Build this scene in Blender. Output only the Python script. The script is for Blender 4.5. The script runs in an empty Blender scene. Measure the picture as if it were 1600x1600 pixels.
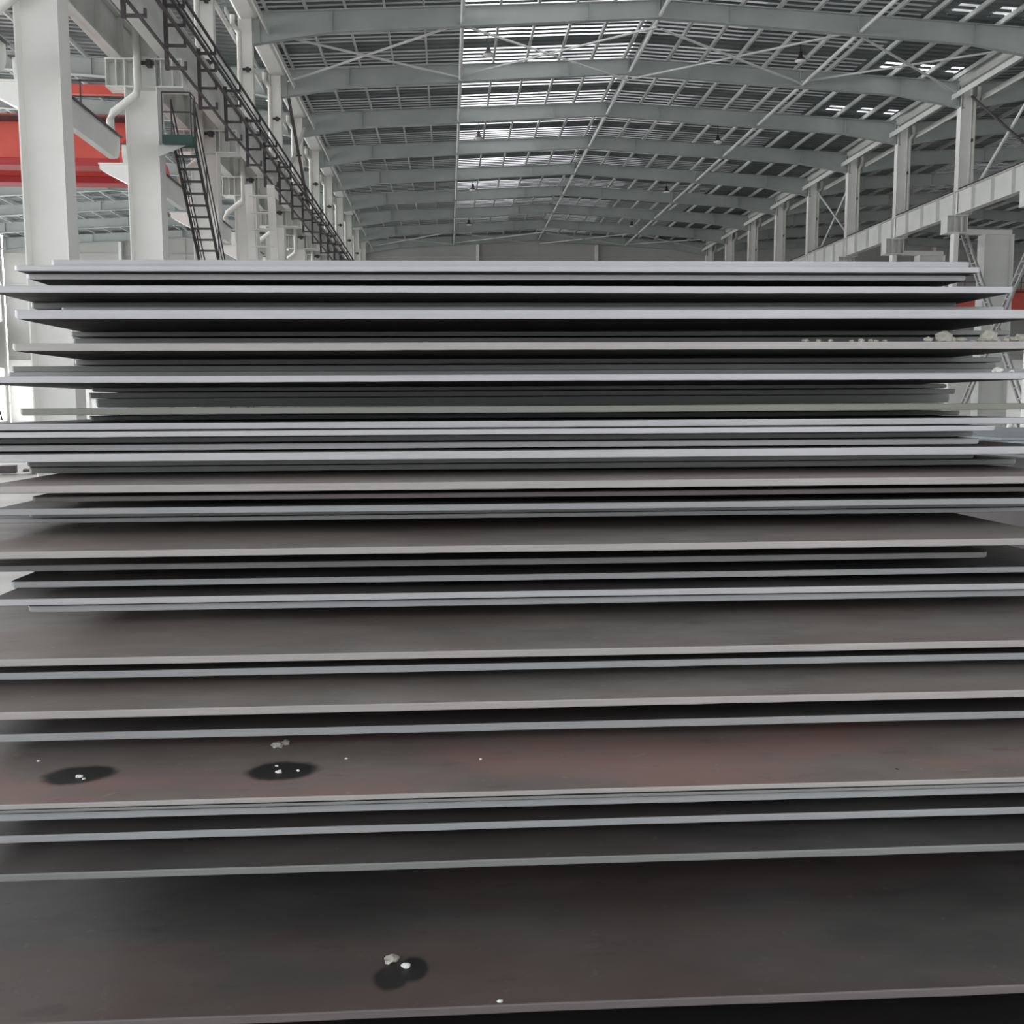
import bpy, math, random
from mathutils import Vector, Matrix

S = bpy.context.scene
C = bpy.context.collection

# ------------------------------------------------------------------ camera, world, light, exposure
cd = bpy.data.cameras.new('camera'); cam = bpy.data.objects.new('camera', cd); C.objects.link(cam)
RIGHT = Vector((0.99802979, -0.06267699, -0.00285048))
DOWN = Vector((-0.00938815, -0.10426215, -0.99450554))
FWD = Vector((0.06203542, 0.99257292, -0.10464515))
m3 = Matrix((RIGHT, -DOWN, -FWD)).transposed()
cam.matrix_world = Matrix.Translation((0, 0, 1.6)) @ m3.to_4x4()
cd.sensor_width = 36; cd.lens = 36 * 1581.64 / 1600; cd.clip_start = 0.05; cd.clip_end = 400
S.camera = cam

W = bpy.data.worlds.new('daylight'); S.world = W; W.use_nodes = True
wn, wl = W.node_tree.nodes, W.node_tree.links
bg = wn['Background']; bg.inputs[0].default_value = (0.96, 0.98, 1.0, 1)
# overcast sky, much brighter on the side where the sun stands behind the clouds (left and ahead)
wt = wn.new('ShaderNodeTexCoord'); wd = wn.new('ShaderNodeVectorMath'); wd.operation = 'DOT_PRODUCT'
wd.inputs[1].default_value = Vector((-0.86, 0.46, 0.22)).normalized()
wr = wn.new('ShaderNodeMapRange'); wr.interpolation_type = 'SMOOTHSTEP'
wr.inputs[1].default_value = 0.25; wr.inputs[2].default_value = 1.0; wr.inputs[3].default_value = 1.6; wr.inputs[4].default_value = 13.0
wl.new(wt.outputs['Generated'], wd.inputs[0]); wl.new(wd.outputs['Value'], wr.inputs[0]); wl.new(wr.outputs[0], bg.inputs[1])
SKY = 1.9                     # base glow of the translucent roof sheets, stepped by strip and bay
S.view_settings.view_transform = 'Standard'; S.view_settings.look = 'None'
S.view_settings.exposure = 0.25; S.view_settings.gamma = 1.0; S.view_settings.use_curve_mapping = False
S.cycles.max_bounces = 8; S.cycles.diffuse_bounces = 5; S.cycles.glossy_bounces = 3
S.cycles.sample_clamp_indirect = 4; S.cycles.use_denoising = True; S.cycles.caustics_reflective = False

rnd = random.Random(7)
PI = math.pi
ORD = ['first', 'second', 'third', 'fourth', 'fifth', 'sixth', 'seventh', 'eighth', 'ninth', 'tenth', 'eleventh', 'twelfth',
       'thirteenth', 'fourteenth', 'fifteenth', 'sixteenth', 'seventeenth', 'eighteenth', 'nineteenth', 'twentieth']
ORD += ['twenty-' + o for o in ORD[:9]] + ['thirtieth'] + ['thirty-' + o for o in ORD[:9]] + ['fortieth'] + \
       ['forty-' + o for o in ORD[:9]] + ['fiftieth'] + ['fifty-' + o for o in ORD[:9]] + ['sixtieth'] + ['sixty-' + o for o in ORD[:9]] + ['seventieth'] + ['seventy-' + o for o in ORD[:9]]

# ------------------------------------------------------------------ materials
def ramp_mat(name, c1, c2, scale=3.0, rough=0.6, metal=0.0, stretch=(1, 1, 1), bump=0.0, detail=5, lo=0.35, hi=0.65):
    m = bpy.data.materials.new(name); m.use_nodes = True
    n = m.node_tree.nodes; l = m.node_tree.links; b = n['Principled BSDF']
    b.inputs['Roughness'].default_value = rough; b.inputs['Metallic'].default_value = metal
    tc = n.new('ShaderNodeTexCoord'); mp = n.new('ShaderNodeMapping'); mp.inputs['Scale'].default_value = stretch
    nz = n.new('ShaderNodeTexNoise'); nz.inputs['Scale'].default_value = scale; nz.inputs['Detail'].default_value = detail
    nz.inputs['Roughness'].default_value = 0.6
    cr = n.new('ShaderNodeValToRGB'); e = cr.color_ramp.elements
    e[0].position = lo; e[1].position = hi; e[0].color = (*c1, 1); e[1].color = (*c2, 1)
    l.new(tc.outputs['Object'], mp.inputs[0]); l.new(mp.outputs[0], nz.inputs[0]); l.new(nz.outputs[0], cr.inputs[0])
    l.new(cr.outputs[0], b.inputs['Base Color'])
    if bump:
        bp = n.new('ShaderNodeBump'); bp.inputs['Strength'].default_value = bump; bp.inputs['Distance'].default_value = 0.004
        l.new(nz.outputs[0], bp.inputs['Height']); l.new(bp.outputs[0], b.inputs['Normal'])
    return m

PAINT = ramp_mat('pale_grey_paint', (0.66, 0.67, 0.65), (0.75, 0.755, 0.73), 0.6, 0.45)
PAINT_C = ramp_mat('warm_white_column_paint', (0.80, 0.80, 0.775), (0.87, 0.87, 0.845), 0.5, 0.45)
PAINT_R = ramp_mat('grey_green_rafter_paint', (0.37, 0.41, 0.40), (0.45, 0.485, 0.47), 0.4, 0.5)
PURLIN = ramp_mat('galvanised_purlin', (0.62, 0.645, 0.635), (0.72, 0.735, 0.725), 1.0, 0.45)
SHEET = ramp_mat('dusty_roof_sheet', (0.13, 0.155, 0.155), (0.20, 0.225, 0.225), 0.3, 0.6)
WALLM = ramp_mat('grey_wall_sheet', (0.40, 0.40, 0.385), (0.46, 0.46, 0.44), 0.12, 0.6)
PIPE = ramp_mat('white_plastic_pipe', (0.66, 0.66, 0.62), (0.74, 0.74, 0.70), 2, 0.35)
BLACK = ramp_mat('black_painted_steel', (0.035, 0.032, 0.035), (0.06, 0.055, 0.06), 4, 0.5)
BRKT = ramp_mat('dark_bronze_bracket', (0.055, 0.045, 0.05), (0.09, 0.075, 0.08), 4, 0.5)
BRACEM = ramp_mat('mid_grey_brace_paint', (0.36, 0.36, 0.36), (0.44, 0.44, 0.44), 2, 0.5)
RAIL = ramp_mat('grey_handrail', (0.22, 0.22, 0.22), (0.30, 0.30, 0.30), 4, 0.45)
RED = ramp_mat('red_crane_paint', (0.62, 0.085, 0.06), (0.72, 0.12, 0.085), 0.5, 0.45)
REDD = ramp_mat('deep_red_crane_paint', (0.42, 0.03, 0.035), (0.48, 0.04, 0.045), 0.5, 0.5)
GREEN = ramp_mat('dark_green_platform_paint', (0.015, 0.06, 0.05), (0.03, 0.085, 0.07), 1, 0.5)
FLOOR = ramp_mat('pale_concrete', (0.52, 0.50, 0.48), (0.66, 0.64, 0.62), 0.7, 0.55, detail=8)
STONE = ramp_mat('pale_mortar', (0.28, 0.27, 0.23), (0.42, 0.41, 0.36), 30, 0.9, bump=0.6)
STONE_W = ramp_mat('white_mortar', (0.62, 0.62, 0.60), (0.80, 0.80, 0.78), 60, 0.9, bump=0.6)
TIMBER = ramp_mat('dark_timber', (0.03, 0.025, 0.02), (0.07, 0.055, 0.04), 8, 0.8, stretch=(0.3, 3, 3))
BRIGHT = ramp_mat('white_enamel', (0.75, 0.75, 0.74), (0.82, 0.82, 0.8), 3, 0.35)
BLUEGREY = ramp_mat('blue_grey_plate', (0.27, 0.31, 0.32), (0.36, 0.40, 0.41), 1.2, 0.5)

def plate_top(name, base, light, rust, rust_amt, stains=(), seed=0.0, rough=0.55):
    """dark mill scale with dusty, rusty clouds; stains = wet oily patches (x, y, rx, ry, angle) in the plate's own frame"""
    m = bpy.data.materials.new(name); m.use_nodes = True
    n = m.node_tree.nodes; l = m.node_tree.links; b = n['Principled BSDF']
    b.inputs['Roughness'].default_value = rough; b.inputs['Metallic'].default_value = 0.15
    tc = n.new('ShaderNodeTexCoord')
    def noise(scale, stretch=(1, 1, 1), detail=6, off=0.0):
        mp = n.new('ShaderNodeMapping'); mp.inputs['Scale'].default_value = stretch
        mp.inputs['Location'].default_value = (seed + off, seed * 1.7 + off, 0)
        z = n.new('ShaderNodeTexNoise'); z.inputs['Scale'].default_value = scale; z.inputs['Detail'].default_value = detail
        z.inputs['Roughness'].default_value = 0.62
        l.new(tc.outputs['Object'], mp.inputs[0]); l.new(mp.outputs[0], z.inputs[0]); return z.outputs[0]
    def rampv(src, lo, hi):
        r = n.new('ShaderNodeMapRange'); r.interpolation_type = 'SMOOTHSTEP'
        r.inputs[1].default_value = lo; r.inputs[2].default_value = hi; l.new(src, r.inputs[0]); return r.outputs[0]
    def mix(fac, a, bb):
        x = n.new('ShaderNodeMix'); x.data_type = 'RGBA'
        if isinstance(fac, float): x.inputs[0].default_value = fac
        else: l.new(fac, x.inputs[0])
        for i, v in ((6, a), (7, bb)):
            if isinstance(v, tuple): x.inputs[i].default_value = (*v, 1)
            else: l.new(v, x.inputs[i])
        return x.outputs[2]
    col = mix(rampv(noise(3.2, (0.7, 1.4, 1)), 0.34, 0.68), base, light)
    rf = n.new('ShaderNodeMath'); rf.operation = 'MULTIPLY'; rf.inputs[1].default_value = rust_amt
    l.new(rampv(noise(1.7, (0.8, 1.6, 1), 5, 3.1), 0.42, 0.62), rf.inputs[0])
    col = mix(rf.outputs[0], col, rust)
    fine = rampv(noise(34, (1, 1, 1), 4, 9.0), 0.62, 0.78)
    ff = n.new('ShaderNodeMath'); ff.operation = 'MULTIPLY'; ff.inputs[1].default_value = 0.22; l.new(fine, ff.inputs[0])
    col = mix(ff.outputs[0], col, tuple(min(1, c * 1.9 + 0.05) for c in light))
    dark = rampv(noise(11, (0.6, 1.6, 1), 5, 5.5), 0.60, 0.72)
    fd = n.new('ShaderNodeMath'); fd.operation = 'MULTIPLY'; fd.inputs[1].default_value = 0.35; l.new(dark, fd.inputs[0])
    col = mix(fd.outputs[0], col, tuple(c * 0.45 for c in base))
    if stains:
        sp = n.new('ShaderNodeSeparateXYZ'); l.new(tc.outputs['Object'], sp.inputs[0])
        wob = noise(14, (1, 1, 1), 3, 1.0)
        for (sx, sy, rx, ry, ang) in stains:
            def mth(op, a, bb=None):
                k = n.new('ShaderNodeMath'); k.operation = op
                for i, v in enumerate((a, bb)):
                    if v is None: continue
                    if isinstance(v, (int, float)): k.inputs[i].default_value = v
                    else: l.new(v, k.inputs[i])
                return k.outputs[0]
            dx = mth('SUBTRACT', sp.outputs[0], sx); dy = mth('SUBTRACT', sp.outputs[1], sy)
            ca, sa = math.cos(ang), math.sin(ang)
            u = mth('DIVIDE', mth('ADD', mth('MULTIPLY', dx, ca), mth('MULTIPLY', dy, sa)), rx)
            v = mth('DIVIDE', mth('SUBTRACT', mth('MULTIPLY', dy, ca), mth('MULTIPLY', dx, sa)), ry)
            d = mth('SQRT', mth('ADD', mth('MULTIPLY', u, u), mth('MULTIPLY', v, v)))
            d = mth('ADD', d, mth('MULTIPLY', mth('SUBTRACT', wob, 0.5), 0.55))
            mr = n.new('ShaderNodeMapRange'); mr.interpolation_type = 'SMOOTHSTEP'
            mr.inputs[1].default_value = 1.1; mr.inputs[2].default_value = 0.72; l.new(d, mr.inputs[0])
            col = mix(mr.outputs[0], col, (0.022, 0.02, 0.02))
    l.new(col, b.inputs['Base Color'])
    bp = n.new('ShaderNodeBump'); bp.inputs['Strength'].default_value = 0.25; bp.inputs['Distance'].default_value = 0.002
    l.new(noise(22, (1, 1, 1), 6, 2.2), bp.inputs['Height']); l.new(bp.outputs[0], b.inputs['Normal'])
    return m

def edge_mat(name, c1, c2, seed=0):
    m = ramp_mat(name, c1, c2, 2.2, 0.5, 0.0, (0.9, 0.9, 8), 0.15, 7, 0.3, 0.72)
    return m

TOP = {'tan': plate_top('tan_dusty_scale', (0.25, 0.228, 0.215), (0.34, 0.312, 0.296), (0.34, 0.26, 0.235), 0.4, seed=5.0), 'black': plate_top('black_deep_shade', (0.022, 0.02, 0.021), (0.035, 0.032, 0.033), (0.04, 0.03, 0.03), 0.3, seed=8.0), 'steel': plate_top('dark_mill_scale', (0.055, 0.054, 0.054), (0.098, 0.096, 0.094), (0.13, 0.088, 0.075), 0.25),  # the black one carries the deep bottom shade in its colour
       'brown': plate_top('brown_dusty_scale', (0.20, 0.183, 0.172), (0.30, 0.278, 0.262), (0.29, 0.205, 0.18), 0.35, seed=4.0)}
EDGE = {'bright': edge_mat('bright_cut_edge', (0.40, 0.40, 0.415), (0.52, 0.515, 0.53)),
        'mid': edge_mat('grey_cut_edge', (0.27, 0.28, 0.29), (0.36, 0.365, 0.37)),
        'shaded': edge_mat('shaded_cut_edge', (0.17, 0.175, 0.17), (0.24, 0.245, 0.24)),  # darker grey: shade of the set-back edges put into the colour
        'olive': edge_mat('olive_stained_edge', (0.19, 0.195, 0.165), (0.25, 0.25, 0.225)),
        'warm': edge_mat('warm_cut_edge', (0.31, 0.29, 0.285), (0.41, 0.39, 0.38)),
        'rust': edge_mat('rusty_dark_edge', (0.10, 0.085, 0.085), (0.15, 0.13, 0.13))}

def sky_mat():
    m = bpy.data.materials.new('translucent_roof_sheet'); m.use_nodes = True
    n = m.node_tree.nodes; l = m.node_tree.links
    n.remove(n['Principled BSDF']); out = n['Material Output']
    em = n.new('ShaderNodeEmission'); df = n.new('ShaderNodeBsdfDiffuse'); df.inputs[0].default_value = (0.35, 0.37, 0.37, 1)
    ad = n.new('ShaderNodeAddShader'); at = n.new('ShaderNodeAttribute'); at.attribute_name = 'glow'
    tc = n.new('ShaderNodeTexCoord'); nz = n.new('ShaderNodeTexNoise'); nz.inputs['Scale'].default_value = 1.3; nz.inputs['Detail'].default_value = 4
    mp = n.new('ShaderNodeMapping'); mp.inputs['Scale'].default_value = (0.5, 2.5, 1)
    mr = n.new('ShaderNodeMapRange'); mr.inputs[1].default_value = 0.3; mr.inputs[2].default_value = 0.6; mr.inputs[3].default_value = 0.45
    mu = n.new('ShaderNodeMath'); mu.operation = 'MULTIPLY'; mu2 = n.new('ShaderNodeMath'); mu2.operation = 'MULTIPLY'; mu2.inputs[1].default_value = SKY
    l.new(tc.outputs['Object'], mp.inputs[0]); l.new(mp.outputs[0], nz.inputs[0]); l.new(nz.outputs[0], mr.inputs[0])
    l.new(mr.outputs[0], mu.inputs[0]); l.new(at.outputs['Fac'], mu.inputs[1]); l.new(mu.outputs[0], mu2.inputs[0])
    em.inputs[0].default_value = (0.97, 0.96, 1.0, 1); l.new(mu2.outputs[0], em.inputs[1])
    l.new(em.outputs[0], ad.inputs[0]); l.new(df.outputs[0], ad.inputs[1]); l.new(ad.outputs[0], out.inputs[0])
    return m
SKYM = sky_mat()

# ------------------------------------------------------------------ mesh helpers
class MB:
    def __init__(s): s.v = []; s.f = []; s.m = []; s.sm = []
    def add(s, vs, fs, mi=0, smooth=False):
        o = len(s.v); s.v += [tuple(v) for v in vs]; s.f += [tuple(o + i for i in f) for f in fs]
        s.m += [mi] * len(fs); s.sm += [smooth] * len(fs); return s
    def box(s, x0, x1, y0, y1, z0, z1, mi=0):
        return s.add([(x0, y0, z0), (x1, y0, z0), (x1, y1, z0), (x0, y1, z0), (x0, y0, z1), (x1, y0, z1), (x1, y1, z1), (x0, y1, z1)],
                     [(0, 3, 2, 1), (4, 5, 6, 7), (0, 1, 5, 4), (1, 2, 6, 5), (2, 3, 7, 6), (3, 0, 4, 7)], mi)
    def bar(s, a, b, w, h=None, mi=0):
        a = Vector(a); b = Vector(b); h = h or w; d = (b - a).normalized()
        up = Vector((0, 0, 1)) if abs(d.z) < 0.95 else Vector((1, 0, 0))
        u = d.cross(up).normalized() * (w / 2); v = u.cross(d).normalized() * (h / 2)
        vs = [p + i * u + j * v for p in (a, b) for i, j in ((-1, -1), (1, -1), (1, 1), (-1, 1))]
        return s.add(vs, [(0, 3, 2, 1), (4, 5, 6, 7), (0, 1, 5, 4), (1, 2, 6, 5), (2, 3, 7, 6), (3, 0, 4, 7)], mi)
    def tube(s, pts, r, n=10, mi=0):
        pts = [Vector(p) for p in pts]; rings = []
        for i, p in enumerate(pts):
            d = ((pts[i + 1] - p) if i < len(pts) - 1 else (p - pts[i - 1])).normalized()
            if 0 < i < len(pts) - 1: d = (d + (p - pts[i - 1]).normalized()).normalized()
            up = Vector((0, 0, 1)) if abs(d.z) < 0.9 else Vector((0, 1, 0))
            u = d.cross(up).normalized(); v = u.cross(d)
            rings.append([p + r * (math.cos(2 * PI * k / n) * u + math.sin(2 * PI * k / n) * v) for k in range(n)])
        vs = [q for rg in rings for q in rg]; fs = []
        for i in range(len(pts) - 1):
            for k in range(n):
                fs.append((i * n + k, i * n + (k + 1) % n, (i + 1) * n + (k + 1) % n, (i + 1) * n + k))
        s.add(vs, fs, mi, True)
        o = (len(pts) - 1) * n
        return s.add(rings[0], [tuple(range(n))[::-1]], mi).add(rings[-1], [tuple(range(n))], mi)
    def prism(s, poly, axis, a0, a1, mi=0):
        """poly: 2D outline; axis 'x' -> (y,z) outline swept in x, 'y' -> (x,z) outline swept in y"""
        n = len(poly)
        P = (lambda p, a: (a, p[0], p[1])) if axis == 'x' else (lambda p, a: (p[0], a, p[1]))
        vs = [P(p, a0) for p in poly] + [P(p, a1) for p in poly]
        fs = [tuple(range(n))[::-1], tuple(range(n, 2 * n))] + [(i, (i + 1) % n, n + (i + 1) % n, n + i) for i in range(n)]
        return s.add(vs, fs, mi)
    def lathe(s, prof, cx, cy, n=20, mi=0):
        vs = [(cx + r * math.cos(2 * PI * k / n), cy + r * math.sin(2 * PI * k / n), z) for r, z in prof for k in range(n)]
        fs = [(i * n + k, i * n + (k + 1) % n, (i + 1) * n + (k + 1) % n, (i + 1) * n + k) for i in range(len(prof) - 1) for k in range(n)]
        return s.add(vs, fs, mi, True)
    def build(s, name, mats, parent=None, loc=None, rot=None, fixn=True):
        me = bpy.data.meshes.new(name)
        o = Vector(loc) if loc is not None else Vector((0, 0, 0))
        me.from_pydata(s.v, [], s.f)
        for mt in (mats if isinstance(mats, (list, tuple)) else [mats]): me.materials.append(mt)
        me.polygons.foreach_set('material_index', s.m); me.polygons.foreach_set('use_smooth', s.sm)
        if fixn:
            import bmesh
            bm = bmesh.new(); bm.from_mesh(me); bmesh.ops.recalc_face_normals(bm, faces=bm.faces); bm.to_mesh(me); bm.free()
        me.update()
        ob = bpy.data.objects.new(name, me); C.objects.link(ob)
        ob.location = o
        if rot: ob.rotation_euler = rot
        if parent is not None: ob.parent = parent
        return ob

def tag(o, label, cat, group=None, kind=None):
    o['label'] = label; o['category'] = cat
    if group: o['group'] = group
    if kind: o['kind'] = kind
    return o
def thing(name, label, cat, loc=(0, 0, 0), group=None, kind=None):
    o = bpy.data.objects.new(name, None); o.empty_display_size = 0.2; C.objects.link(o); o.location = loc
    return tag(o, label, cat, group, kind)
def struct(o, label=None, cat=None):
    o['kind'] = 'structure'
    if label: o['label'] = label
    if cat: o['category'] = cat
    return o
def copy_tree(o, loc, label, parent=None):
    c = o.copy(); C.objects.link(c)
    if parent is None: c.location = loc; c['label'] = label
    else: c.parent = parent
    for ch in list(o.children): copy_tree(ch, None, None, c)
    return c

Y = lambda k: 42.82 + 7 * k       # the portal frame lines down the hall
XV, XR_, SPAN = -7.9, 8.8, 33.4    # left valley, ridge, span of one hall
HALF = SPAN / 2
YN, YF = -20.0, 98.82

# ------------------------------------------------------------------ the setting
struct(MB().box(-60, 80, -80, YF + 1, -0.2, 0).build('floor', FLOOR), 'pale dusty concrete floor of the factory hall', 'floor')

def roof_z(dx):                    # underside of the roof sheet at distance dx from the ridge
    return 18.28 - dx * 0.05
PER = 0.46
def corrugated(x0, x1, y0, y1, zf, mb, glow=None):
    """sheet with ribs running up the slope; zf(x) gives height"""
    n = max(1, int(round((y1 - y0) / PER))); p = (y1 - y0) / n
    ys = []
    for i in range(n):
        b = y0 + i * p
        ys += [(b, 0), (b + 0.42 * p, 0), (b + 0.55 * p, 0.12), (b + 0.87 * p, 0.12)]
    ys.append((y1, 0))
    vs = [(x, yy, zf(x) + h) for yy, h in ys for x in (x0, x1)]
    fs = [(2 * i, 2 * i + 1, 2 * i + 3, 2 * i + 2) for i in range(len(ys) - 1)]
    if glow is None: mb.add(vs, fs)
    else:                            # translucent pans between opaque ribs
        mb.add(vs, [f for i, f in enumerate(fs) if i % 4 < 1]); mb.cl += [glow] * len(vs)
        mb.other.add(vs, [f for i, f in enumerate(fs) if i % 4 >= 1])

def make_roof(name, wname, xr, main):
    mb = MB(); sk = MB(); sk.cl = []; sk.other = mb
    zf = lambda x: roof_z(abs(x - xr))
    ks = list(range(-9, 9))
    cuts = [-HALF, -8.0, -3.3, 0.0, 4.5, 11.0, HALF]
    cl = [0.05, 1.15, 0.6, 0.14, 0.05, 0.05]  # glow stepped across the slope, brightness put in strip by strip
    for k in ks:
        a, b = Y(k), Y(k + 1)
        for i in range(len(cuts) - 1):
            x0, x1 = xr + cuts[i], xr + cuts[i + 1]
            f = cl[i] * (1 if main else (0.3 if xr < 0 else 0.12)) * (1 if i in (0, 3, 4) else {3: .8, 4: .5, 5: .3, 6: .15, 7: .1, 8: .05}.get(k, 1))  # glow also cut by hall and stepped down in the far bays
            if i == 0:
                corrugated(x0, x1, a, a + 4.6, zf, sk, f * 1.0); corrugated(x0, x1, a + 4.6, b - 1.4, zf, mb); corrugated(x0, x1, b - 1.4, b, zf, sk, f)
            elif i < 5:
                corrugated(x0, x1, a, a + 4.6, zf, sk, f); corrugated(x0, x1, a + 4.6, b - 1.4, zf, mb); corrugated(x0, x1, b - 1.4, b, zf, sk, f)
            else:
                xa = xr + 11.4
                corrugated(x0, xa, a, b, zf, mb)
                corrugated(xa, x1, a, b - 1.3, zf, mb)
                # small panes given their own stronger glow between the purlins near the eave
                xs = [11.4, 12.0, 12.9, 13.75, 14.4, 15.25, 15.8, HALF]
                for j in range(len(xs) - 1):
                    if j % 2 == 1 and k <= 1:
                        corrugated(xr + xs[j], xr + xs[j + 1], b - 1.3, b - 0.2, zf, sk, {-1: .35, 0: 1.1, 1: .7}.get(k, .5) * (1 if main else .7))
                        corrugated(xr + xs[j], xr + xs[j + 1], b - 0.2, b, zf, mb)
                    else:
                        corrugated(xr + xs[j], xr + xs[j + 1], b - 1.3, b, zf, mb)
    o = mb.build(name, SHEET, fixn=False)
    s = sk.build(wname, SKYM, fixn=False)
    at = s.data.attributes.new('glow', 'FLOAT', 'POINT'); at.data.foreach_set('value', sk.cl)
    return o, s
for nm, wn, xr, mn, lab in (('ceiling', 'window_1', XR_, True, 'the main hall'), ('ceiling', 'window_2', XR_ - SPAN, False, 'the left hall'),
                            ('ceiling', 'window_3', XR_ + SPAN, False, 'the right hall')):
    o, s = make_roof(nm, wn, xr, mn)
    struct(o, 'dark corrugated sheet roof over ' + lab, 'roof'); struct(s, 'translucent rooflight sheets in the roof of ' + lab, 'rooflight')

# end walls (gable) and side walls
def gable(xr, name, lab):
    mb = MB(); z = lambda d: 18.38 - d * 0.05
    mb.prism([(xr - HALF, 0), (xr + HALF, 0), (xr + HALF, z(HALF)), (xr, z(0)), (xr - HALF, z(HALF))], 'y', YF + 0.35, YF + 0.5)
    for i in range(0, 6):                      # upright cover strips on the cladding joints
        x = xr - 11.35 + i * 5.68
        if i != 2 or True: mb.box(x - 0.04, x + 0.04, YF + 0.31, YF + 0.35, 0, z(abs(x - xr)) - 0.1)
    mb.box(xr - HALF, xr + HALF, YF + 0.27, YF + 0.35, 15.78, 15.9)
    mb.box(xr - HALF, xr + HALF, YF + 0.25, YF + 0.35, 0, 6.0, 1)  # lower band painted pale to put background brightness into the colour
    mb.box(xr - HALF, xr + HALF, YF + 0.27, YF + 0.35, 12.9, 13.0)
    struct(mb.build(name, [WALLM, PAINT_C]), lab, 'wall')
gable(XR_, 'wall_end', 'grey clad gable wall closing the far end of the main hall')
gable(XR_ - SPAN, 'wall_end', 'grey clad gable wall closing the far end of the left hall')
gable(XR_ + SPAN, 'wall_end', 'grey clad gable wall closing the far end of the right hall')
XW = XR_ - SPAN - HALF - 0.15     # outer wall of the left hall
mb = MB()
wins = [(a, b) for a, b in [(Y(k) + 0.2, Y(k) + 6.8) for k in range(-8, 8)]]  # window bands stretched nearly wall-long to let in more light
ys = [YN] + [v for ab in wins for v in ab] + [YF + .5]
for i in range(0, len(ys), 2): mb.box(XW - 0.15, XW, ys[i], ys[i + 1], 0, 17.5)
for a, b in wins:
    mb.box(XW - 0.15, XW, a, b, 5.2, 9.5); mb.box(XW - 0.15, XW, a, b, 16.0, 17.5); mb.box(XW - 0.15, XW, a, b, 0, 0.3)
struct(mb.build('wall_left', WALLM), 'grey clad outer wall of the left hall with window bands enlarged for light', 'wall')
mb = MB(); xw = XR_ + SPAN + HALF
mb.box(xw, xw + .15, YN, YF, 0, .3); mb.box(xw, xw + .15, YN, YF, 5.0, 17.4)  # low openings added to brighten the right hall
for k in range(-8, 9): mb.box(xw, xw + .15, Y(k) - .5, Y(k) + .5, .3, 5.0)
struct(mb.build('wall_right', WALLM), 'grey clad outer wall of the right hall', 'wall')
# wind brace wires on the left outer wall by the bright window
mb = MB(); mb.bar((XW + .3, 98.3, 12.6), (XW + .3, 94.0, 16.4), 0.12); mb.bar((XW + .45, 94.0, 12.2), (XW + .45, 98.3, 16.2), 0.12)
tag(mb.build('wall_brace', BRIGHT), 'white crossed wind brace in front of the bright far left window', 'brace')

# ------------------------------------------------------------------ roof steel
def rafter_mesh(name, full=True):
    """I-section gable rafter, origin under the ridge at floor level"""
    mb = MB(); tw = 0.02; fw = 0.15
    def seg(x0, x1, zb0, zb1):
        zt = lambda x: 18.02 - abs(x) * 0.05
        z0, z1 = zt(x0), zt(x1)
        for (ya, yb, pts) in ((-tw, tw, [(x0, zb0), (x1, zb1), (x1, z1), (x0, z0)]),
                              (-fw, fw, [(x0, zb0), (x1, zb1), (x1, zb1 + .03), (x0, zb0 + .03)]),
                              (-fw, fw, [(x0, z0 - .03), (x1, z1 - .03), (x1, z1), (x0, z0)])):
            mb.prism(pts, 'y', ya, yb)
    kn, br = HALF - 0.22, HALF - 3.4
    for s in (-1, 1):
        seg(s * kn, s * br, 15.97, 16.52); seg(s * br, 0, 16.52, 17.32)
        for x in (kn - 0.3, br, br - 5.0, 2.9, 0.06):
            zb = 16.52 + (br - x) * (0.8 / br) if x <= br else 16.0
            zt = 18.02 - x * 0.05
            mb.box(s * x - .015, s * x + .015, -fw, fw, zb, zt)
    return mb
RAFT = rafter_mesh('r').build('roof_rafter', PAINT_R)
RAFT.location = (XR_, Y(-1), 0)
tag(RAFT, 'grey steel roof rafter of the main hall, the one nearest overhead', 'rafter')
RAFT['group'] = 'roof rafters of the main hall'
for hall, xr, ks, grp in (('main', XR_, range(0, 9), 'roof rafters of the main hall'), ('left', XR_ - SPAN, range(1, 9), 'roof rafters of the left hall'),
                          ('right', XR_ + SPAN, range(0, 9), 'roof rafters of the right hall')):
    for j, k in enumerate(ks):
        c = RAFT.copy(); C.objects.link(c); c.location = (xr, Y(k), 0)
        c['label'] = '%s visible steel roof rafter from the camera spanning the %s hall' % (ORD[j], hall); c['group'] = grp

def purlins(xr, hall, y0, y1):
    mb = MB(); mb.box(-.035, .035, 0, y1 - y0, 0, .2); mb.box(-.035, .06, 0, y1 - y0, 0, .015)
    proto = None
    for s, side in ((-1, 'left'), (1, 'right')):
        for i in range(11):
            d = 0.28 if i == 0 else 0.28 + i * 1.56
            if d > HALF - .3: continue
            z = 18.02 - (d + .035) * 0.05
            lab = '%s grey purlin from the ridge on the %s slope of the %s hall' % (ORD[i], side, hall)
            if proto is None:
                proto = mb.build('roof_purlin', PURLIN); o = proto
            else:
                o = proto.copy(); C.objects.link(o)
            o.location = (xr + s * d, y0, z); tag(o, lab, 'purlin', 'purlins of the %s hall' % hall)
purlins(XR_, 'main', Y(-3), YF); purlins(XR_ - SPAN, 'left', Y(0), YF); purlins(XR_ + SPAN, 'right', Y(-1), YF)

# round struts tying the rafters along the hall, one per bay
st = MB().tube([(0, 0.02, 0), (0, 6.98, 0)], 0.085, 10)
proto = None
for x, z, nm in ((0.72, 16.95, 'left of the ridge'), (XR_, 17.42, 'under the ridge'), (17.2, 16.95, 'right of the ridge')):
    for j, k in enumerate(range(-1, 8)):
        if proto is None: proto = st.build('roof_strut', PURLIN); o = proto
        else: o = proto.copy(); C.objects.link(o)
        o.location = (x, Y(k), z); tag(o, '%s round white strut from the camera in the row %s' % (ORD[j], nm), 'strut', 'round struts ' + nm)
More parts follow.
